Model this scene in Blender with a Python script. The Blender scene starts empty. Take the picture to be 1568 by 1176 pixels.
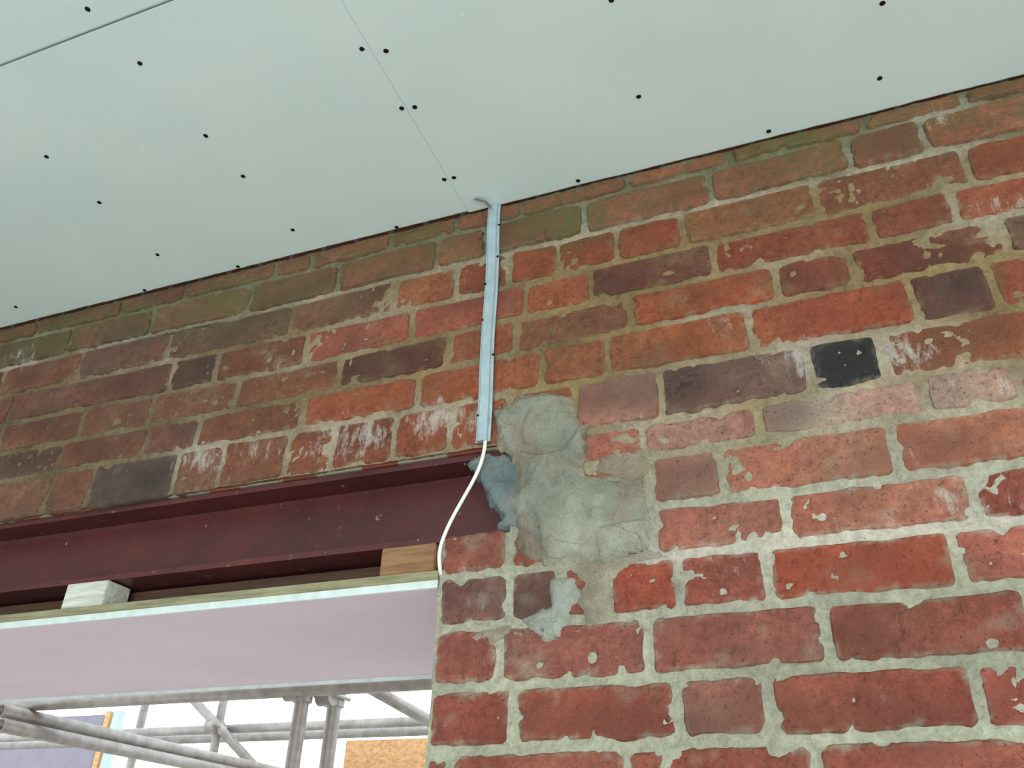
import bpy, bmesh, math, random
import numpy as np
from mathutils import Vector, Matrix, noise
random.seed(7)
scn=bpy.context.scene
try:
    scn.view_settings.view_transform='Standard'; scn.view_settings.look='None'
except Exception: pass

# ------------------------------------------------------------------ survey
# camera stands D metres off the brick wall (plane y=0) at height H
D=1.13; H=1.60
AX_L=(-.9347,.1635,.3154); AX_U=(.0270,-.8528,.5216); AX_N=(.3543,.4960,.7927)
def sight(x,y):
    r=(x-784,y-588,1277)
    return (-sum(i*j for i,j in zip(r,AX_L)), sum(i*j for i,j in zip(r,AX_N)), sum(i*j for i,j in zip(r,AX_U)))
def W(x,y,Y0=0.0):
    X,Y,Z=sight(x,y); k=(D+Y0)/Y; return (X*k, H+Z*k)
def xb(x,b):
    u=x-784
    t=((AX_U[0]*u+AX_U[2]*1277)-b*(AX_N[0]*u+AX_N[2]*1277))/(-AX_U[1]+b*AX_N[1])
    return W(x,588+t)[0]
CB=1.026
def C(x,y):
    X,Y,Z=sight(x,y); k=CB*D/Z; return (X*k, Y*k-D)
def zb(b): return H+b*D
ZC=zb(CB)
def N3(x,y,z): return noise.noise(Vector((x,y,z)))
def clamp(x,a=0.,b=1.): return a if x<a else (b if x>b else x)

def lin(c):
    o=[]
    for k in c[:3]:
        k=k/255.0
        o.append(k/12.92 if k<=.04045 else ((k+.055)/1.055)**2.4)
    return o

# ------------------------------------------------------------------ helpers
def link(o,parent=None):
    scn.collection.objects.link(o)
    if parent: o.parent=parent
    return o
def empty(name):
    o=bpy.data.objects.new(name,None); o.empty_display_size=.1; return link(o)
def mesh_obj(name,verts,faces,mat=None,parent=None,smooth=False,attrs=None):
    me=bpy.data.meshes.new(name); me.from_pydata(verts,[],faces); me.update()
    if attrs:
        for an,vals in attrs.items():
            a=me.color_attributes.new(an,'FLOAT_COLOR','POINT')
            a.data.foreach_set('color',np.array(vals,dtype=np.float32).ravel())
    if smooth: me.polygons.foreach_set('use_smooth',[True]*len(me.polygons))
    if mat: me.materials.append(mat)
    o=bpy.data.objects.new(name,me); return link(o,parent)
def box(name,x0,x1,y0,y1,z0,z1,mat,parent=None,bevel=0.0):
    bm=bmesh.new(); bmesh.ops.create_cube(bm,size=1)
    for vv in bm.verts:
        vv.co=Vector(((x0+x1)/2+vv.co.x*(x1-x0),(y0+y1)/2+vv.co.y*(y1-y0),(z0+z1)/2+vv.co.z*(z1-z0)))
    if bevel: bmesh.ops.bevel(bm,geom=bm.edges[:],offset=bevel,segments=2,affect='EDGES')
    me=bpy.data.meshes.new(name); bm.to_mesh(me); bm.free(); me.materials.append(mat)
    return link(bpy.data.objects.new(name,me),parent)
def tube(name,a,b,r,mat,parent=None,seg=24,wall=.004):
    a=Vector(a);b=Vector(b); d=(b-a); q=d.to_track_quat('Z','Y'); V=[];F=[]
    for (t,rr) in ((0,r),(1,r),(1,r-wall),(0,r-wall)):
        for i in range(seg):
            an=2*math.pi*i/seg; V.append(a+d*t+q@Vector((rr*math.cos(an),rr*math.sin(an),0)))
    for g in range(4):
        for i in range(seg):
            p=g*seg+i; p2=g*seg+(i+1)%seg; h=((g+1)%4)*seg
            F.append((p,p2,h+(i+1)%seg,h+i))
    return mesh_obj(name,V,F,mat,parent,True)

class NT:
    def __init__(s,name):
        s.m=bpy.data.materials.new(name); s.m.use_nodes=True; s.t=s.m.node_tree; s.b=s.t.nodes['Principled BSDF']
    def n(s,ty,**k):
        nd=s.t.nodes.new(ty)
        for a,b in k.items():
            if a in nd.inputs: nd.inputs[a].default_value=b
            else: setattr(nd,a,b)
        return nd
    def l(s,a,b): s.t.links.new(a,b)
    def noise(s,scale,detail=3,rough=.6,vec=None):
        nd=s.n('ShaderNodeTexNoise'); nd.inputs['Scale'].default_value=scale; nd.inputs['Detail'].default_value=detail; nd.inputs['Roughness'].default_value=rough
        s.l(vec if vec else s.coord(),nd.inputs['Vector']); return nd.outputs['Fac']
    def coord(s):
        if not hasattr(s,'_c'): s._c=s.n('ShaderNodeTexCoord').outputs['Object']
        return s._c
    def ramp(s,fac,a,b,ca=(0,0,0,1),cb=(1,1,1,1)):
        if a>b: a,b,ca,cb=b,a,cb,ca
        nd=s.n('ShaderNodeValToRGB'); e=nd.color_ramp.elements; e[0].position=a; e[1].position=b; e[0].color=ca; e[1].color=cb
        s.l(fac,nd.inputs[0]); return nd.outputs[0]
    def mix(s,fac,a,b,mode='MIX'):
        nd=s.n('ShaderNodeMix'); nd.data_type='RGBA'; nd.blend_type=mode
        for i,vv in ((0,fac),(6,a),(7,b)):
            if isinstance(vv,(int,float)): nd.inputs[i].default_value=vv
            elif isinstance(vv,(tuple,list)): nd.inputs[i].default_value=(*vv[:3],1)
            else: s.l(vv,nd.inputs[i])
        return nd.outputs[2]
    def math(s,op,a,b=0.0):
        nd=s.n('ShaderNodeMath'); nd.operation=op
        for i,vv in enumerate((a,b)):
            if isinstance(vv,(int,float)): nd.inputs[i].default_value=vv
            else: s.l(vv,nd.inputs[i])
        return nd.outputs[0]
    def bump(s,hgt,strength=.4,dist=.002,prev=None):
        nd=s.n('ShaderNodeBump'); nd.inputs['Strength'].default_value=strength; nd.inputs['Distance'].default_value=dist
        s.l(hgt,nd.inputs['Height'])
        if prev: s.l(prev,nd.inputs['Normal'])
        s.l(nd.outputs[0],s.b.inputs['Normal']); return nd.outputs[0]

def simple(name,col,rough=.6,var=.25,scale=12,bump=.2,metal=0,spec=.5,bs=60):
    m=NT(name); c=lin(col)
    f=m.noise(scale); r=m.ramp(f,.3,.7,(*[k*(1-var) for k in c],1),(*[min(1,k*(1+var)) for k in c],1))
    m.l(r,m.b.inputs['Base Color']); m.b.inputs['Roughness'].default_value=rough; m.b.inputs['Metallic'].default_value=metal
    m.b.inputs['Specular IOR Level'].default_value=spec
    if bump>0: m.bump(m.noise(bs,2),bump,.001)
    return m.m

# brick
mb=NT('brick_clay'); at=mb.n('ShaderNodeAttribute'); at.attribute_name='bcol'
at2=mb.n('ShaderNodeAttribute'); at2.attribute_name='bfx'   # r=lime g=moss b=soot
sep=mb.n('ShaderNodeSeparateColor'); mb.l(at2.outputs['Color'],sep.inputs[0])
base=at.outputs['Color']
f1=mb.noise(70,6,.8); base=mb.mix(1.0,base,mb.ramp(f1,.30,.72,(.57,.55,.53,1),(1.38,1.39,1.40,1)),'MULTIPLY')
f3=mb.noise(230,2,.6)
base=mb.mix(mb.ramp(f3,.62,.70),base,mb.mix(.6,base,(.04,.02,.018)))
base=mb.mix(mb.math('MULTIPLY',mb.ramp(f3,.38,.27),.28),base,(.36,.28,.21))
fac=mb.math('MULTIPLY',mb.ramp(f1,.36,.58),sep.outputs[2]); base=mb.mix(fac,base,(.032,.026,.025))
fac=mb.math('MULTIPLY',mb.ramp(f1,.66,.46),sep.outputs[1]); base=mb.mix(fac,base,(.125,.135,.045))
mp=mb.n('ShaderNodeMapping'); mp.inputs['Scale'].default_value=(1.6,1,.6); mb.l(mb.coord(),mp.inputs[0])
fl=mb.noise(24,7,.8,mp.outputs[0])
thr=mb.math('SUBTRACT',.75,mb.math('MULTIPLY',sep.outputs[0],.34))
lf=mb.math('MULTIPLY',mb.math('SUBTRACT',fl,thr),9.0)
cl=mb.n('ShaderNodeClamp'); mb.l(lf,cl.inputs[0])
base=mb.mix(mb.math('MULTIPLY',cl.outputs[0],.70),base,(.58,.54,.49))
mb.l(base,mb.b.inputs['Base Color']); mb.b.inputs['Roughness'].default_value=.78; mb.b.inputs['Specular IOR Level'].default_value=.3
hh_=mb.math('ADD',f1,mb.math('MULTIPLY',f3,.5)); mb.bump(hh_,.9,.006)
M_BR=mb.m
# mortar
mm=NT('lime_mortar'); at=mm.n('ShaderNodeAttribute'); at.attribute_name='mcol'; base=at.outputs['Color']
fa=mm.noise(75,6,.78); fb=mm.noise(210,2,.6)
base=mm.mix(1.0,base,mm.ramp(fa,.3,.7,(.62,.60,.58,1),(1.28,1.28,1.28,1)),'MULTIPLY')
base=mm.mix(mm.math('MULTIPLY',mm.ramp(fb,.64,.74),.5),base,(.12,.10,.08))
mm.l(base,mm.b.inputs['Base Color']); mm.b.inputs['Roughness'].default_value=.95; mm.b.inputs['Specular IOR Level'].default_value=.15
mm.bump(mm.math('ADD',fa,mm.math('MULTIPLY',fb,.4)),.9,.005)
M_MO=mm.m
# cement render patch
mc=NT('cement_render'); at=mc.n('ShaderNodeAttribute'); at.attribute_name='mcol'; base=at.outputs['Color']
fa=mc.noise(18,7,.72); fb=mc.noise(260,2,.6)
base=mc.mix(1.0,base,mc.ramp(fa,.3,.7,(.64,.64,.63,1),(1.22,1.22,1.21,1)),'MULTIPLY')
wv=mc.n('ShaderNodeTexVoronoi'); wv.feature='DISTANCE_TO_EDGE'; wv.inputs['Scale'].default_value=10
wn=mc.n('ShaderNodeTexNoise'); wn.inputs['Scale'].default_value=16; wn.inputs['Detail'].default_value=4; mc.l(mc.coord(),wn.inputs['Vector'])
vm=mc.n('ShaderNodeVectorMath'); vm.operation='MULTIPLY_ADD'; vm.inputs[1].default_value=(.14,.14,.14); mc.l(wn.outputs['Color'],vm.inputs[0]); mc.l(mc.coord(),vm.inputs[2]); mc.l(vm.outputs[0],wv.inputs['Vector'])
crack=mc.ramp(wv.outputs['Distance'],.002,.008,(1,1,1,1),(0,0,0,1))
crack=mc.math('MULTIPLY',crack,mc.ramp(mc.noise(7,2,.5),.50,.55))
base=mc.mix(mc.math('MULTIPLY',crack,.7),base,(.07,.065,.06))
mc.l(base,mc.b.inputs['Base Color']); mc.b.inputs['Roughness'].default_value=.9; mc.b.inputs['Specular IOR Level'].default_value=.2
mc.bump(mc.math('ADD',fa,mc.math('MULTIPLY',fb,.10)),1.0,.022)
M_CE=mc.m
# core brickwork (reveals and unseen faces)
mk=NT('core_brickwork'); bt=mk.n('ShaderNodeTexBrick'); mp=mk.n('ShaderNodeMapping'); mp.inputs['Rotation'].default_value=(math.radians(90),0,math.radians(90)); mk.l(mk.coord(),mp.inputs[0]); mk.l(mp.outputs[0],bt.inputs[0])
bt.inputs['Color1'].default_value=(*lin((150,80,60)),1); bt.inputs['Color2'].default_value=(*lin((125,65,50)),1); bt.inputs['Mortar'].default_value=(*lin((150,145,125)),1)
bt.inputs['Scale'].default_value=1; bt.inputs['Brick Width'].default_value=.235; bt.inputs['Row Height'].default_value=.082; bt.inputs['Mortar Size'].default_value=.006
mk.l(bt.outputs[0],mk.b.inputs['Base Color']); mk.b.inputs['Roughness'].default_value=.9; mk.bump(mk.noise(80),.4,.002)
M_CORE=mk.m
mg=NT('plasterboard_ceiling'); base=mg.ramp(mg.noise(3.0,2,.5),.3,.7,(*lin((206,222,221)),1),(*lin((214,228,227)),1))
base=mg.mix(mg.ramp(mg.noise(9,4,.8),.72,.76),base,lin((230,236,232)))
mg.l(base,mg.b.inputs['Base Color']); mg.b.inputs['Roughness'].default_value=.8; mg.b.inputs['Specular IOR Level'].default_value=.2
M_CEIL=mg.m
M_SCREW=simple('black_phosphate_screw',(22,22,24),.5,metal=.6)
ms=NT('red_oxide_steel'); base=ms.ramp(ms.noise(7,6,.7),.3,.72,(*lin((64,27,32)),1),(*lin((98,42,42)),1))
base=ms.mix(ms.ramp(ms.noise(38,5,.75),.64,.69),base,lin((150,120,115)))
ms.l(base,ms.b.inputs['Base Color']); ms.b.inputs['Roughness'].default_value=.42; ms.bump(ms.noise(60,4),.3,.0015)
M_STEEL=ms.m
M_PINK=simple('fire_rated_plasterboard',(216,200,212),.8,var=.04,scale=4,bump=.0)
M_PBE=simple('plasterboard_edge',(210,224,224),.85,var=.12,scale=40)
def wood(name,col,sx=(1.5,18,18)):
    m=NT(name); mp=m.n('ShaderNodeMapping'); mp.inputs['Scale'].default_value=sx; m.l(m.coord(),mp.inputs[0])
    c=lin(col); m.l(m.ramp(m.noise(6,5,.7,mp.outputs[0]),.3,.7,(*[k*.6 for k in c],1),(*[min(1,k*1.3) for k in c],1)),m.b.inputs['Base Color'])
    m.b.inputs['Roughness'].default_value=.8; return m.m
M_TIM=wood('treated_timber',(146,142,112)); M_BLK=wood('timber_offcut',(146,108,76)); M_BLK2=wood('pale_timber',(204,206,196)); M_OSB=wood('osb_board',(206,160,112),(6,6,14)); M_DKT=wood('dark_timber',(86,62,48))
M_GALV=simple('galvanised_steel',(172,192,202),.42,var=.14,scale=40,metal=.25,bump=.1)
M_SCAF=simple('scaffold_tube_steel',(150,146,142),.45,var=.25,scale=20,metal=.3,bump=0)
M_CABLE=simple('white_pvc',(236,238,232),.45,var=.03,bump=0)
M_DARK=simple('dark_blockwork',(60,54,50),.95)
M_RENDER=simple('grey_render',(134,130,144),.9,var=.06,bump=0)
M_BLUE=simple('blue_sheeting',(176,194,204),.7,var=.1,bump=0)
M_FLOOR=simple('concrete_screed',(196,196,190),.9,var=.08,scale=3,bump=0)
M_PLAS=simple('wall_plaster',(206,204,196),.9,var=.05,scale=3,bump=0)
M_GRND=simple('gravel_ground',(178,174,164),.95,var=.2,scale=20,bump=0)

# ------------------------------------------------------------------ brick wall
XJ=-.4965*D                     # jamb of the opening
XE=W(783,750)[0]                # end of the steel bearing pocket
XW0,XW1=-3.3,2.2
wall=empty('wall_back')
J=[(1.06,1.06),(.988,.994),(.916,.923),(.843,.849),(.774,.785),(.708,.7187),(.640,.6405),(.555,.5633),(.50,.507),(.430,.434),(.366,.366),(.294,.294),(.2204,.2204),(.148,.148)]
b=.148
while b>-1.40:
    b-=.0727; J.append((b,b))
PX=[[60,190,285,425,480,600,700,800,960,1115,1320,1475],
[110,235,385,520,670,745,895,1088,1300,1415],
[125,260,450,605,700,780,855,945,1045,1250,1480],
[20,265,335,470,632,805,905,1093,1333,1460],
[130,235,365,520,687,790,965,1190,1305,1540],
[95,225,305,465,640,830,930,1148,1398,1520],
[75,140,270,340,440,510,605,690,780,880,1012,1238,1350],
[985,1162,1415],[995,1105,1370],[780,1000,1205,1490],
[780,860,930,1040,1175,1465],[765,993,1265,1583],[785,1040,1180,1497],[685,960,1255]]
XLR=xb(600,.75); XRR=xb(1300,.75)
def jz(k,X):
    t=max(-.3,min(1.3,(X-XLR)/(XRR-XLR)))
    bl,br=J[k]; bb=bl+(br-bl)*t
    return min(H+bb*D,ZC-.0005) + .0034*N3(X*2.6,k*7.7,0)+.0018*N3(X*9,k*3.7,2)
def rowlim(k):
    if k<=6: return XW0
    if k in (7,8): return XE
    return XJ
bricks=[]   # (k,x0,x1)
for k in range(len(J)-1):
    lo=rowlim(k)
    if k<len(PX):
        bm_=(J[k][1]+J[k+1][1])/2
        xs=[xb(x,min(bm_,1.015)) for x in PX[k]]
    else:
        xs=[XJ+(.115 if k%2 else .235)]
    xs=[x for x in xs if x>lo+.03]
    while xs[-1]<XW1-.25: xs.append(xs[-1]+(.235 if random.random()<.62 else .117))
    xs.append(XW1)
    xs=xs[::-1]
    while xs[-1]>lo+.26: xs.append(xs[-1]-(.235 if random.random()<.62 else .117))
    xs.append(lo); xs=xs[::-1]
    for a,c in zip(xs[:-1],xs[1:]): bricks.append((k,a,c))

def fxat(pts):
    o=[]
    for (x,y,*r) in pts:
        X,Z=W(x,y); o.append((X,Z,*r))
    return o
OV=fxat([(1300,556,(48,52,56)),(1120,575,(122,92,82)),(1060,592,(122,92,82)),(1340,505,(156,84,60)),(1455,450,(102,70,60)),(1400,395,(118,68,54)),(940,440,(116,74,60)),
(880,505,(124,82,62)),(580,562,(106,68,56)),(300,565,(96,72,60)),(240,735,(98,80,72)),(820,925,(120,88,80)),(715,935,(122,86,78)),
(1110,500,(152,90,60)),(1000,480,(158,88,60)),(1540,360,(118,88,72)),(1380,335,(132,78,58)),(1190,440,(132,76,58)),(1240,425,(130,74,58)),(550,500,(156,90,72)),(640,500,(152,86,68)),
(1300,615,(172,142,128)),(1060,640,(160,118,106)),(1480,600,(168,136,122)),(960,650,(162,118,104)),(1350,700,(170,114,94)),(1490,690,(176,110,88)),(1240,700,(166,108,90)),(1050,720,(164,118,104)),
(1320,770,(172,110,90)),(1100,790,(168,106,90)),(1120,640,(160,116,106)),(1230,640,(170,136,124)),(1180,330,(136,92,62)),(1370,290,(132,82,60)),
(590,450,(124,92,72)),(500,470,(120,88,70)),(400,480,(114,88,70)),(1340,870,(164,84,62)),(1240,870,(158,84,68)),(1400,870,(150,78,62)),(1120,980,(146,90,78)),(1380,960,(142,82,68)),(1110,890,(154,88,74)),(980,890,(156,82,64)),
(900,1080,(150,82,66)),(1110,1080,(142,94,82)),(1330,1070,(152,84,68)),(860,990,(144,90,78))])
MOSS=fxat([(880,340,1),(1215,220,1),(360,460,1),(1235,235,.7),(120,500,.8),(60,520,.8),(1180,225,.8),(560,395,.6),(300,480,.6),(1000,300,.5),(1420,210,.4),(835,335,.8),(1480,170,.5),(450,430,.6),(660,375,.5),(1080,265,.5),(200,480,.6)])
LIME=fxat([(310,705,.95),(400,690,.8),(560,670,1),(480,690,.75),(660,645,1),(710,640,.85),(520,660,.8),(250,560,.35),(430,560,.5),(540,510,.6),(1110,490,.6),(900,350,.5),(720,430,.5),(590,480,.45),
(1300,615,.7),(1060,640,.6),(1480,600,.7),(1110,835,.65),(1320,800,.7),(720,930,.5),(1050,570,.35),(1360,540,1),(1238,545,.9),(680,955,.4),(180,545,.5),(40,545,.85),(980,650,.6),(1440,760,.7),(1180,820,.6),(1400,700,.5),(1500,760,.6),(1330,250,.4),(1130,310,.4),(1430,190,.7),(1550,320,.8),(1110,885,.5),(1030,950,.4),(780,1010,.4),(1200,400,.35)])
SOOT=fxat([(230,735,.85),(60,560,.4),(200,650,.45),(550,500,.2),(140,640,.4),(250,575,.4),(1470,440,.65),(940,440,.5),(1042,592,1),(1285,552,1),(1325,548,1),(60,700,.4),(570,565,.5),(310,565,.5),(1410,395,.45)])
CRX0=W(150,548)[0]; CRX1=W(335,520)[0]      # open joint below the oversailing top courses
XWL=W(430,600)[0]
pal_ur=[(152,86,58),(146,80,54),(160,90,62),(142,78,56),(152,92,64),(148,84,60)]
pal_lr=[(152,84,70),(146,80,66),(160,92,78),(144,82,70),(150,82,64)]
pal_l =[(126,88,72),(118,82,69),(132,92,75),(112,82,70),(128,84,68)]
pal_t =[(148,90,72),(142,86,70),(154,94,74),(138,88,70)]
def brickcol(k,x0,x1,z0,z1,rng):
    X=(x0+x1)/2; Z=(z0+z1)/2
    for (ox,oz,c) in OV:
        if x0<=ox<=x1 and z0<=oz<=z1: return c
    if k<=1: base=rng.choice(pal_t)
    elif k>=9: base=rng.choice(pal_lr)
    else:
        base=rng.choice(pal_ur)
        if k>=7: base=rng.choice([(164,108,90),(168,112,96),(158,102,86)])
    if X<XWL+.25 and k<=6:
        t=clamp((XWL+.25-X)/.5); q=rng.choice(pal_l); base=tuple(a*(1-t)+b_*t for a,b_ in zip(base,q))
    j=rng.uniform(.93,1.07); return tuple(c*j for c in base)
def bfall(pts,X,Z,r=.085):
    s=0
    for (ox,oz,a) in pts:
        d2=((X-ox)**2+((Z-oz)*1.5)**2)/(r*r)
        if d2<6: s=max(s,a*math.exp(-d2))
    return s
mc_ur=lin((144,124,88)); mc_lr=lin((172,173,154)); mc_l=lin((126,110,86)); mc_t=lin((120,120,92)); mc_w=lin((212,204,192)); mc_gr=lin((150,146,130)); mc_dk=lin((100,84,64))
def mx(a,b,t): return [a[0]*(1-t)+b[0]*t,a[1]*(1-t)+b[1]*t,a[2]*(1-t)+b[2]*t]
def crackf(X,Z):
    if X<CRX0-.03 or X>CRX1+.03: return 0
    zc=jz(2,X)-.003+.003*N3(X*30,3,3)
    return clamp(1.3-abs(Z-zc)/.0035)*clamp((X-CRX0)/.03)*clamp((CRX1-X)/.03)
def mcol(X,Z):
    bb=(Z-H)/D
    c=mx(mc_ur,mc_lr,clamp((.56-bb)/.14))
    tl=clamp((XWL+.35-X)/.6) if bb>.5 else 0
    c=mx(c,mc_l,tl)
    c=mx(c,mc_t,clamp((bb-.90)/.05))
    if X>-.25: c=mx(c,mc_w,math.exp(-((bb-.366)/.018)**2)*.6)
    c=mx(c,mc_w,(.5 if X>-.2 else .38)*math.exp(-((bb-(.918 if X>-.3 else .916))/.009)**2)*clamp(.6+1.5*N3(X*6,1,1)))
    c=mx(c,mc_gr,clamp(1.2*N3(X*5,Z*5,2))*.5)
    c=mx(c,mc_dk,clamp(1.6*(N3(X*12,Z*14,66)-.1))*(.6 if bb>.5 else .3))
    c=mx(c,mc_w,bfall(LIME,X,Z)*.55)
    g=1+.25*N3(X*11,Z*11,4)
    return (c[0]*g,c[1]*g,c[2]*g,1)
V=[];F=[];AC=[];AF=[]
def add_brick(k,x0,x1):
    rng=random.Random(int((x0*1000))*31+k*977)
    bj=.0046 if k<7 else .0058
    pj=.0042 if k<7 else .0056
    def zl(X): return jz(k+1,X)+bj
    def zu(X): return jz(k,X)-(bj if k>0 else .0)
    if k==0 and zu(x0)-zl(x0)<.008: return
    xa=x0+pj+rng.uniform(-.001,.001); xc=x1-pj+rng.uniform(-.001,.001)
    if xc-xa<.015: return
    vis = (-2.0<xa<.9 and H+.08*D<jz(k,x0))
    c=lin(brickcol(k,x0,x1,jz(k+1,(x0+x1)/2),jz(k,(x0+x1)/2),rng))
    dark=(c[0]<.07)
    step=.0056 if vis else .06
    nx=max(2,int((xc-xa)/step)); nz=max(2,int(.07/step))
    e=.0030
    us=[0]+[ (e+(xc-xa-2*e)*i/nx)/(xc-xa) for i in range(nx+1)]+[1]
    hh=zu(xa)-zl(xa)
    ee=min(e/hh,.3)
    ws=[0]+[ ee+(1-2*ee)*i/nz for i in range(nz+1)]+[1]
    n0=len(V); U=len(us); Wn=len(ws)
    proud=-.0026+rng.uniform(-.002,.0012)-(.003 if k<=1 else 0); tl=rng.uniform(-.0018,.0018)
    rag=rng.uniform(.9,1.9)
    seed=rng.uniform(0,50)
    rot=rng.uniform(-.008,.008); shear=rng.uniform(-.03,.03); xm=(xa+xc)/2; zm=zl(xm)+hh/2
    chips=[]
    for q in range(rng.choice([0,1,1,2,3])):
        s_=rng.choice('tblr'); 
        if s_ in 'tb': chips.append((rng.uniform(xa,xc),zl(xm) if s_=='b' else zu(xm),rng.uniform(.006,.014)))
        else: chips.append((xa if s_=='l' else xc,rng.uniform(zl(xm),zu(xm)),rng.uniform(.006,.013)))
    for j,w in enumerate(ws):
        for i,u in enumerate(us):
            X=xa+(xc-xa)*u
            Z=zl(X)*(1-w)+zu(X)*w
            eu=min(u,1-u)*(xc-xa); ew=min(w,1-w)*hh
            ed=min(eu,ew)
            nn=N3(X*30,Z*30,seed); n2=N3(X*95,Z*95,seed)
            k_=max(0,1-ed/.014)*rag
            dX=(.0022*nn+.0015*n2)*k_
            nz_=N3(X*30+9,Z*30+5,seed)
            dZ=(.0024*nz_+.0015*n2)*k_
            cr=max(0,1-math.hypot(eu,ew)/.008)*.0025*rag
            sx=1 if u<.5 else -1; sz=1 if w<.5 else -1
            X2=X+dX+sx*cr+(Z-zm)*shear; Z2=Z+dZ+sz*cr+(X-xm)*rot
            low=N3(X*14,Z*14,seed+3)
            y=proud+tl*(u-.5)*2+.0016*low+.0009*n2
            pit=N3(X*55,Z*55,seed+7)
            if pit>.40: y+=.004*(pit-.40)/.3
            edge=(i in(0,U-1)) or (j in (0,Wn-1))
            if edge: y=max(y+.0025,.0022)
            elif ed<.006: y+=.0006+.002*max(0,nn)
            ch=0
            for (hx,hz,hr) in chips:
                q=1-math.hypot(X-hx,Z-hz)/(hr*(1+.5*n2))
                if q>0: y+=.006*min(1,q*2.5); ch=max(ch,min(1,q*2))
            V.append((X2,y,min(Z2,ZC+.004)))
            g=1+.2*N3(X*7,Z*7,seed+8)+.22*N3(X*26,Z*26,seed+11)
            hue=.14*N3(X*10,Z*10,seed+20)
            cc=[c[0]*g*(1+hue*.5),c[1]*g*(1-hue),c[2]*g*(1-hue)]
            if vis:
                m=clamp(.85*(1-ed/.008)+1.1*n2+.8*nn-.30)*.65
                m=max(m,clamp(2.2*(N3(X*16,Z*22,3.3)+.5*N3(X*50,Z*50,9.1)-.30))*(.1 if dark else .32),ch*.5)
                cc=mx(cc,mcol(X,Z),m)
                bl=.18+.26*N3(X*4,Z*4,31)
                if dark: bl=0
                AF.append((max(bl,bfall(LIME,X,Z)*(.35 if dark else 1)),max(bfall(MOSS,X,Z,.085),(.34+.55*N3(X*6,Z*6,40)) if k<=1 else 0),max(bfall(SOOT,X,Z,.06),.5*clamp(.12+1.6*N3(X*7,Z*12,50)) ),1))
            else: AF.append((.15,0,.1,1))
            AC.append((*cc,1))
    for j in range(Wn-1):
        for i in range(U-1):
            a=n0+j*U+i; F.append((a,a+1,a+U+1,a+U))
    ring=[n0+i for i in range(U)]+[n0+j*U+U-1 for j in range(1,Wn)]+[n0+(Wn-1)*U+i for i in range(U-2,-1,-1)]+[n0+j*U for j in range(Wn-2,0,-1)]
    m0=len(V)
    for r in ring:
        x,y,z=V[r]; V.append((x,.03,z)); AC.append(AC[r]); AF.append(AF[r])
    L=len(ring)
    for i in range(L):
        a=ring[i]; b2=ring[(i+1)%L]; F.append((a,m0+i,m0+(i+1)%L,b2))
for (k,a,c) in bricks: add_brick(k,a,c)
mesh_obj('bricks',V,F,M_BR,wall,False,{'bcol':AC,'bfx':AF})

# mortar bed
def axis(lo,hi,flo,fhi,fine,coarse):
    return list(np.arange(lo,flo,coarse))+list(np.arange(flo,fhi,fine))+list(np.arange(fhi,hi,coarse))+[hi]
xs=axis(XW0,XW1,-2.0,.8,.0050,.06); zs=axis(0,ZC+.004,1.70,ZC,.0050,.06)
zbt=zb(.5555); zbb=zb(.4215)
V=[];A=[];F=[]
def mok(X,Z):
    if Z<zbt and Z>zbb-.0: return X>XE
    if Z<=zbb: return X>XJ+.002
    return True
nxs,nzs=len(xs),len(zs)
for j,Z in enumerate(zs):
    for i,X in enumerate(xs):
        fine=(-2.0<=X<=.8 and Z>=1.7)
        y=(.0004+.0034*N3(X*20,Z*20,1)+.0024*N3(X*80,Z*80,5)) if fine else .001
        if not fine: A.append((*mc_lr,1))
        else:
            c=mcol(X,Z); cf=crackf(X,Z)
            if cf>0: y+=.006*cf; c=(*mx(c[:3],[.012,.01,.008],cf),1)
            A.append(c)
        V.append((X,y,Z))
for j in range(nzs-1):
    for i in range(nxs-1):
        if mok((xs[i]+xs[i+1])/2,(zs[j]+zs[j+1])/2):
            a=j*nxs+i; F.append((a,a+1,a+nxs+1,a+nxs))
mesh_obj('mortar_joints',V,F,M_MO,wall,True,{'mcol':A})
# solid core
T=.54
box('pier_core',XE,XW1,.0085,T,0,zbt,M_CORE,wall)
box('pier_core_under_bearing',XJ+.006,XE,.0085,T,0,zbb-.0005,M_CORE,wall)
box('upper_core',XW0,XW1,.0105,T,zbt+.001,ZC+.2,M_CORE,wall)
box('inner_leaf_core',-2.9,XE,.17,T,zb(.378),zbt+.001,M_DARK,wall)
box('far_pier_core',XW0,-2.9,.0085,T,0,zbt+.001,M_CORE,wall)

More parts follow.
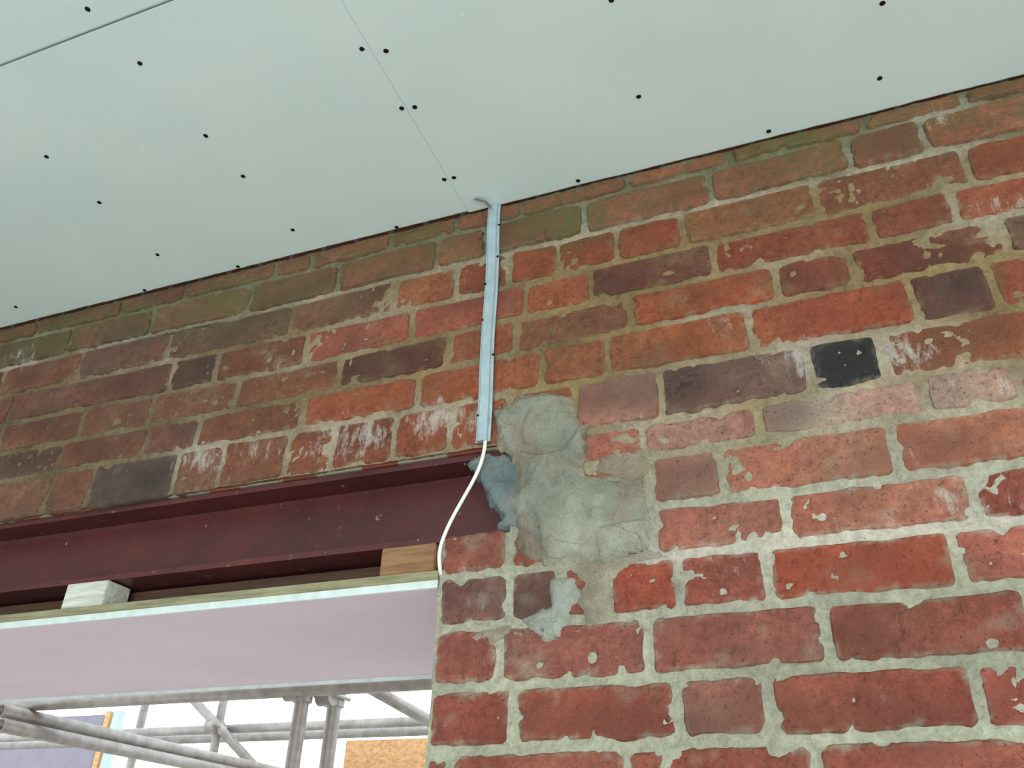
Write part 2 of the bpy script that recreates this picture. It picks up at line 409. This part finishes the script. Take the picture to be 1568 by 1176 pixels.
# ------------------------------------------------------------------ cement patches (trowelled on)
def polydist(poly,X,Z):
    ins=False; d=9; n_=len(poly)
    for i in range(n_):
        x1,z1=poly[i]; x2,z2=poly[(i+1)%n_]
        if (z1>Z)!=(z2>Z) and X<(x2-x1)*(Z-z1)/(z2-z1)+x1: ins=not ins
        dx,dz=x2-x1,z2-z1; t=max(0,min(1,((X-x1)*dx+(Z-z1)*dz)/(dx*dx+dz*dz)))
        d=min(d,math.hypot(X-x1-t*dx,Z-z1-t*dz))
    return d if ins else -d
def patch(name,pts,c1,c2,yf,parent=None,step=.003,yb=.004,seed=0,rag=.008,amp=.0045,edge=.020,hole=None,blend=.55,pw=.6,ter=.007):
    poly=[W(*p) for p in pts]
    x0=min(p[0] for p in poly)-.018; x1=max(p[0] for p in poly)+.018; z0=min(p[1] for p in poly)-.018; z1=max(p[1] for p in poly)+.018
    c1=lin(c1); c2=lin(c2)
    nx=int((x1-x0)/step)+1; nz=int((z1-z0)/step)+1
    V=[];A=[];ds=[];F=[]
    hp=[(*W(hx,hy),hr) for (hx,hy,hr) in (hole or [])]
    for j in range(nz):
        for i in range(nx):
            X=x0+i*step; Z=z0+j*step
            d=polydist(poly,X,Z)+rag*N3(X*22,Z*22,seed)+rag*.6*N3(X*60,Z*60,seed)+rag*.45*N3(X*150,Z*150,seed)
            ds.append(d)
            s=clamp((d+.002)/edge); s=s**pw
            tr=N3(X*8+.3*Z*8,Z*15,seed+30); t2=N3(X*17,Z*10,seed+60)
            tt=-ter*clamp((tr-.02)*14)-ter*.7*clamp((t2-.1)*14)
            y=yb+(yf-yb)*s+s*(amp*(N3(X*12,Z*12,seed+1)+.5*N3(X*50,Z*50,seed+2)+.3*N3(X*130,Z*130,seed+3))+tt)
            dk=0
            for hx,hz,hr in hp:
                q=math.hypot(X-hx,(Z-hz)*.6)+.006*N3(X*60,Z*60,3)
                if q<hr: y+=.022*clamp((hr-q)/.004); dk=clamp((hr-q)/.004)
            V.append((X,y,Z))
            t=clamp(.5+1.3*N3(X*9,Z*9,seed+5)); c=mx(c1,c2,t)
            c=mx(c,mcol(X,Z),clamp(1-d/.022)*blend)
            c=mx(c,lin((156,120,102)),clamp(1.8*(N3(X*13,Z*13,seed+44)-.18))*.5)
            if dk: c=mx(c,[.05,.04,.035],dk*.8)
            A.append((*c,1))
    for j in range(nz-1):
        for i in range(nx-1):
            a=j*nx+i
            if min(ds[a],ds[a+1],ds[a+nx],ds[a+nx+1])>-.003: F.append((a,a+1,a+nx+1,a+nx))
    return mesh_obj(name,V,F,M_CE,parent,True,{'mcol':A})
cem=empty('cement_patch')
patch('beam_end_render',[(758,632),(800,608),(840,600),(872,610),(888,640),(905,650),(915,690),(890,712),(895,730),(940,728),(985,735),(995,800),(992,845),(930,868),(880,860),(835,872),(800,850),(789,810),(784,700),(762,690)],(172,172,158),(146,148,136),-.0125,cem,seed=1,hole=[(907,668,.012),(906,688,.009)])
patch('lower_render',[(845,890),(880,884),(896,915),(872,938),(862,978),(835,988),(803,950),(838,925)],(190,198,188),(168,176,168),-.0085,cem,seed=4,rag=.007,ter=.002,edge=.012)
patch('joint_smear',[(870,855),(990,838),(1010,850),(930,890),(945,950),(900,960),(880,925),(895,895),(850,872)],(174,168,150),(154,142,124),-.0065,cem,seed=8,ter=.002)
patch('joint_smear_low',[(690,972),(760,955),(860,960),(925,945),(930,965),(870,985),(765,985),(700,992)],(150,134,118),(156,146,130),-.0045,cem,seed=18,rag=.012,ter=.001)
patch('pier_skim',[(905,725),(925,700),(985,690),(1000,735),(985,760),(940,745)],(160,140,124),(150,146,132),-.0055,cem,seed=25,rag=.014,ter=.001)
patch('bearing_pocket_fill',[(706,706),(735,697),(775,692),(800,700),(805,808),(757,812),(768,792),(748,775),(738,745),(724,720)],(148,158,156),(116,130,132),-.003,cem,yb=.014,seed=12,amp=.006,rag=.009,edge=.010,blend=0,ter=.003)

# ------------------------------------------------------------------ steel beam (I section)
bt_,bb_=zb(.5535),zb(.4215)
y0,y1=.012,.150; yw=.080; tf=.010; tw=.007
prof=[(y0,bt_),(y1,bt_),(y1,bt_-tf),(yw+tw/2+.008,bt_-tf),(yw+tw/2,bt_-tf-.008),(yw+tw/2,bb_+tf+.008),(yw+tw/2+.008,bb_+tf),(y1,bb_+tf),(y1,bb_),(y0,bb_),(y0,bb_+tf),(yw-tw/2-.008,bb_+tf),(yw-tw/2,bb_+tf+.008),(yw-tw/2,bt_-tf-.008),(yw-tw/2-.008,bt_-tf),(y0,bt_-tf)]
V=[];NS=60;xa,xz=-3.0,XE-.004
for s in range(NS+1):
    X=xa+(xz-xa)*s/NS
    for (y,z) in prof: V.append((X,y+.0006*N3(X*9,y*40,z*40),z))
P_=len(prof);F=[]
for s in range(NS):
    for i in range(P_):
        a=s*P_+i; b2=s*P_+(i+1)%P_; F.append((a,b2,b2+P_,a+P_))
F.append(tuple(range(P_))[::-1]); F.append(tuple(NS*P_+i for i in range(P_)))
mesh_obj('steel_beam',V,F,M_STEEL)

# ------------------------------------------------------------------ soffit lining of the opening
sof=empty('soffit_lining')
zs0=zb(.352); zs1=zb(.363); zs2=zb(.376)
box('plasterboard',-2.895,XJ-.001,0.0,T,zs0,zs1,M_PINK,sof,.0008)
box('board_cut_edge',-2.895,XJ-.001,-.002,.0005,zs0+.0005,zs1+.0005,M_PBE,sof)
box('batten_front',-2.895,XJ-.0005,-.004,.045,zs1,zs2,M_TIM,sof,.001)
box('batten_rear',-2.895,XJ-.001,.35,.40,zs1,zs2,M_TIM,sof,.001)
box('rear_board_edge',-2.895,XJ-.001,T-.001,T+.010,zs0-.006,zs1,M_PBE,sof,.001)
def block(name,X0,X1,b0,b1,ya,yb_,mat): return box(name,X0,X1,ya,yb_,b0,b1,mat,None,.0015)
x0=W(585,858)[0]; x1=W(668,850)[0]
block('timber_packer',x0,x1,zs2,bb_-.006,-.004,.046,M_BLK)
x0=W(93,925)[0]; x1=W(157,915)[0]
block('timber_packer.001',x0,x1,zs2,bb_-.003,.002,.060,M_BLK2)
block('timber_packer.002',x0-.62,x0-.52,zs2,bb_-.003,.002,.060,M_BLK)
box('timber_noggin',-2.8,W(575,850)[0],.075,.115,zs2,bb_-.004,M_DKT,None,.002)

# ------------------------------------------------------------------ conduit / capping
con=empty('cable_capping')
XC=-.4375*D; wz=.0130
pf=[(-wz,0),(-wz,-.0018),(-wz*.72,-.0022),(-wz*.62,-.0075),(-wz*.5,-.0086),(wz*.5,-.0086),(wz*.62,-.0075),(wz*.72,-.0022),(wz,-.0018),(wz,0)]
V=[];F=[];N=40; zlo=zb(.561); zhi=ZC-.001
for s in range(N+1):
    Z=zlo+(zhi-zlo)*s/N; ox=.0010*math.sin(s*.3)
    for (x,y) in pf: V.append((XC+x+ox,y-.008-.0008*math.sin(s*.2),Z))
P_=len(pf)
for s in range(N):
    for i in range(P_):
        a=s*P_+i; b2=s*P_+(i+1)%P_; F.append((a,a+P_,b2+P_,b2))
F.append(tuple(range(P_))); F.append(tuple(N*P_+i for i in range(P_))[::-1])
mesh_obj('channel',V,F,M_GALV,con)
def disc(name,x,y,z,r,axis_,mat,parent,t=.0012):
    bm=bmesh.new(); bmesh.ops.create_cone(bm,cap_ends=True,segments=16,radius1=r,radius2=r*.8,depth=t)
    R=Matrix.Rotation(math.radians(90),4,'X') if axis_=='Y' else Matrix.Rotation(math.pi,4,'X')
    bmesh.ops.transform(bm,matrix=Matrix.Translation((x,y,z))@R,verts=bm.verts)
    me=bpy.data.meshes.new(name); bm.to_mesh(me); bm.free(); me.materials.append(mat); return link(bpy.data.objects.new(name,me),parent)
for i,(px,py) in enumerate([(766,350),(745,440),(764,398),(741,495),(757,548),(738,640)]):
    X,Z=W(px,py); sx=-1 if X<XC else 1
    disc('nail_%d'%(i+1),XC+sx*wz*.86,-.0105,Z,.0026,'Y',M_SCREW,con,.0014)
pts=[(XC-.006,-.010,ZC-.018),(XC-.004,-.022,ZC-.011),(XC-.010,-.036,ZC-.008),(XC-.028,-.046,ZC-.004)]
V=[];F=[]
for i,p in enumerate(pts): V+= [(p[0]-.003,p[1]+.002,p[2]),(p[0]+.003,p[1]-.001,p[2]),(p[0]+.003,p[1]-.001,p[2]-.0015),(p[0]-.003,p[1]+.002,p[2]-.0015)]
for i in range(3):
    for k in range(4):
        a=i*4+k; b2=i*4+(k+1)%4; F.append((a,b2,b2+4,a+4))
F.append((0,1,2,3)); F.append((12,15,14,13))
mesh_obj('fixing_tab',V,F,M_SCAF,con)

cp=[(743,676,-.014),(742,690,-.018),(735,718,-.020),(714,755,-.020),(692,793,-.016),(678,824,-.013),(671,848,-.012),(673,868,-.010),(675,880,.004)]
cu=bpy.data.curves.new('electrical_cable','CURVE'); cu.dimensions='3D'; cu.bevel_depth=.0030; cu.bevel_resolution=5; cu.use_fill_caps=True
s=cu.splines.new('NURBS'); s.points.add(len(cp)-1)
for q,(px,py,yy) in zip(s.points,cp):
    X,Z=W(px,py,yy); q.co=(X,yy,Z,1)
s.order_u=4; s.use_endpoint_u=True; s.resolution_u=12; cu.materials.append(M_CABLE)
link(bpy.data.objects.new('electrical_cable',cu))

# ------------------------------------------------------------------ ceiling boards
ceil=empty('ceiling')
XS=-.4875*D; YS=-.522*D
def board(name,x0,x1,yedge,y0,seed,ragged=True):
    n_=int((x1-x0)/.012); V=[];F=[]
    for i in range(n_+1):
        X=x0+(x1-x0)*i/n_
        e=yedge+(.0022*N3(X*8,seed,0)+.0012*N3(X*50,seed,0) if ragged else 0)
        V+=[(X,y0,ZC),(X,e-.003,ZC),(X,e,ZC+.0015),(X,e,ZC+.0125),(X,y0,ZC+.0125)]
    for i in range(n_):
        for k in range(5):
            a=i*5+k; b2=i*5+(k+1)%5; F.append((a,b2,b2+5,a+5))
    F.append((0,1,2,3,4)); F.append(tuple(n_*5+k for k in (4,3,2,1,0)))
    return mesh_obj(name,V,F,M_CEIL,ceil)
board('board_near_wall_a',XW0,XS-.0003,-.0115,YS+.0015,1)
board('board_near_wall_b',XS+.0003,XS+2.4,-.0075,YS+.0015,2)
board('board_near_wall_c',XS+2.4012,4,-.0075,YS+.0015,2)
for r in range(3):
    ye=YS-.0015-1.2*r; yb_=ye-1.1985
    xsj=[XW0,-1.45 if r%2==0 else -2.0]
    while xsj[-1]<4: xsj.append(min(4,xsj[-1]+2.4))
    for i in range(len(xsj)-1):
        board('board_row%d_%d'%(r+1,i+1),xsj[i]+.0005,xsj[i+1]-.0005,ye,yb_,5+r,False)
box('backing_void',XW0,4,-4.2,-.0,ZC+.03,ZC+.06,M_DARK,ceil)
S=[(134,14),(214,97),(71,240),(315,208),(152,310),(372,270),(241,390),(448,352),(364,408),(222,445),(24,470),(554,75),(591,78),(615,166),(635,164),(680,275),(695,272),(611,353),(978,148),(885,277),(1177,201),(1347,120),(1351,5),(936,0)]
V=[];F=[]
def screw(X,Y,r):
    n0=len(V); m=14
    for (rr,zz) in ((r*1.25,-.0002),(r*.95,-.0012),(r*.35,-.0012),(r*.2,-.0004)):
        for i in range(m):
            a=2*math.pi*i/m; q=rr*(1+.18*N3(X*99+math.cos(a),Y*99+math.sin(a),1)); V.append((X+q*math.cos(a),Y+q*math.sin(a),ZC+zz))
    for g in range(3):
        for i in range(m):
            a=n0+g*m+i; b2=n0+g*m+(i+1)%m; F.append((a,b2,b2+m,a+m))
    F.append(tuple(n0+3*m+i for i in range(m)))
for s_ in S:
    X,Y=C(*s_); screw(X,min(Y,-.018),.0036)
for gx in np.arange(1.0,3.6,.4):
    for gy in (-.02,-.3,-.56): screw(gx,gy,.0036)
for gx in np.arange(-3,3.6,.4):
    for gy in (-1.0,-1.3,-1.6): screw(gx,gy,.0036)
mesh_obj('drywall_screws',V,F,M_SCREW,ceil)

# ------------------------------------------------------------------ room shell
box('floor',XW0,4,-4.2,T,-.1,0,M_FLOOR)
box('wall_right',4.0,4.1,-4.2,T,0,ZC+.1,M_PLAS)
box('wall_left',XW0-.1,XW0,-4.2,T,0,ZC+.1,M_PLAS)
box('ground',-40,40,T+.02,60,-.25,-.15,M_GRND)
box('ground.001',-40,40,-60,-4.25,-.25,-.15,M_GRND)

# ------------------------------------------------------------------ scaffolding outside
sc=empty('scaffolding')
def P3(px,py,Y): X,Z=W(px,py,Y); return Vector((X,Y,Z))
r=.0242
def upright(px,Y,py=1110,nm='standard'):
    q=P3(px,py,Y); tube(nm,(q.x,Y,-.15),(q.x,Y,5.5),r,M_SCAF,sc); return q.x
def rail(p,Y,x0=-6,x1=3,nm='ledger',rr=r,mat=None):
    q=P3(*p,Y); tube(nm,(x0,Y,q.z),(x1,Y,q.z),rr,mat or M_SCAF,sc); return q.z
xs1=upright(457,1.40); xs2=upright(508,1.50)
upright(335,2.9); upright(215,3.1); upright(-260,1.4)
z1=rail((200,1070),1.33); z2=rail((560,1108),2.95); z3=rail((400,1128),3.1); rail((400,1046),3.0,rr=.02)
def transom(p,ya,yb_,nm='transom'):
    q=P3(*p,ya); tube(nm,(q.x,ya,q.z),(q.x,yb_,q.z),r,M_SCAF,sc)
transom((0,1088),1.2,3.2); transom((0,1110),1.2,3.25)
def brace(a,ya,b_,yb_):
    A=P3(*a,ya);B=P3(*b_,yb_); d=(B-A); tube('brace',A-d*.5,B+d*1.2,r,M_SCAF,sc)
brace((570,1055),2.0,(650,1100),2.2); brace((300,1075),2.8,(350,1130),2.9)
def coupler(x,y,z):
    bm=bmesh.new()
    for ax in ('Z','X'):
        ret=bmesh.ops.create_cone(bm,cap_ends=True,segments=18,radius1=.034,radius2=.034,depth=.055)
        if ax=='X': bmesh.ops.rotate(bm,verts=ret['verts'],cent=(0,0,0),matrix=Matrix.Rotation(math.pi/2,3,'Y')); bmesh.ops.translate(bm,verts=ret['verts'],vec=(0,-.055,0))
    for s_ in (-1,1):
        ret=bmesh.ops.create_cone(bm,cap_ends=True,segments=8,radius1=.007,radius2=.007,depth=.09)
        bmesh.ops.rotate(bm,verts=ret['verts'],cent=(0,0,0),matrix=Matrix.Rotation(math.pi/2,3,'X')); bmesh.ops.translate(bm,verts=ret['verts'],vec=(s_*.042,-.02,0))
    me=bpy.data.meshes.new('coupler'); bm.to_mesh(me); bm.free(); me.materials.append(M_SCAF)
    o=bpy.data.objects.new('coupler',me); o.location=(x,y,z); link(o,sc)
coupler(xs1,1.40,z1); coupler(xs2,1.5,z1); q=P3(335,1110,2.9); coupler(q.x,2.9,z2+.0); q=P3(215,1110,3.1); coupler(q.x,3.1,z3)
q0=P3(530,1134,3.4); q1=P3(660,1200,3.4)
box('toe_board',q0.x,q1.x+.6,3.4,3.44,q0.z-.35,q0.z,M_OSB,sc,.003)
nb=empty('neighbouring_building')
box('rendered_wall',-9,P3(150,1130,4.2).x,4.2,4.35,-.2,P3(80,1098,4.2).z,M_RENDER,nb)
box('corner_trim',P3(160,1130,4.2).x,P3(167,1130,4.2).x,4.15,4.2,-.2,P3(190,1090,4.2).z,M_OSB,nb)
box('corner_sheeting',P3(172,1130,4.2).x,P3(182,1130,4.2).x,4.15,4.2,-.2,P3(190,1090,4.2).z,M_BLUE,nb)

# ------------------------------------------------------------------ light
w=bpy.data.worlds.new('overcast_sky'); scn.world=w; w.use_nodes=True; t=w.node_tree; bg=t.nodes['Background']
tc=t.nodes.new('ShaderNodeTexCoord'); sp=t.nodes.new('ShaderNodeSeparateXYZ'); t.links.new(tc.outputs['Generated'],sp.inputs[0])
cr=t.nodes.new('ShaderNodeValToRGB'); cr.color_ramp.elements[0].position=.0; cr.color_ramp.elements[0].color=(.98,1,1,1); cr.color_ramp.elements[1].position=.8; cr.color_ramp.elements[1].color=(.82,.93,1,1)
t.links.new(sp.outputs[2],cr.inputs[0]); t.links.new(cr.outputs[0],bg.inputs[0]); bg.inputs[1].default_value=2.6
def area(name,loc,tgt,sx,sy,e,col):
    l=bpy.data.lights.new(name,'AREA'); l.shape='RECTANGLE'; l.size=sx; l.size_y=sy; l.energy=e; l.color=col
    o=bpy.data.objects.new(name,l); o.location=loc; o.rotation_euler=(Vector(tgt)-Vector(loc)).to_track_quat('-Z','Y').to_euler(); link(o); return o
area('added_ceiling_fill',(.6,-3.9,.9),(0,-.6,2.9),3.6,1.6,72,(.92,1,.98))  # added fill lamp behind the camera, aimed up to brighten the ceiling
area('added_side_fill',(3.85,-1.6,1.3),(0,0,1.9),1.8,1.4,48,(1,.97,.92))  # added fill lamp inside the right wall, gives the bricks some directional light

# ------------------------------------------------------------------ camera
cd=bpy.data.cameras.new('camera'); cam=bpy.data.objects.new('camera',cd); link(cam)
R=Matrix(((-AX_L[0], AX_L[1], AX_L[2]),(AX_N[0],-AX_N[1],-AX_N[2]),(AX_U[0],-AX_U[1],-AX_U[2])))
cam.matrix_world=Matrix.Translation((0,-D,H))@R.to_4x4()
cd.sensor_width=36; cd.lens=36*1277/1568; cd.clip_start=.02; cd.clip_end=200
scn.camera=cam
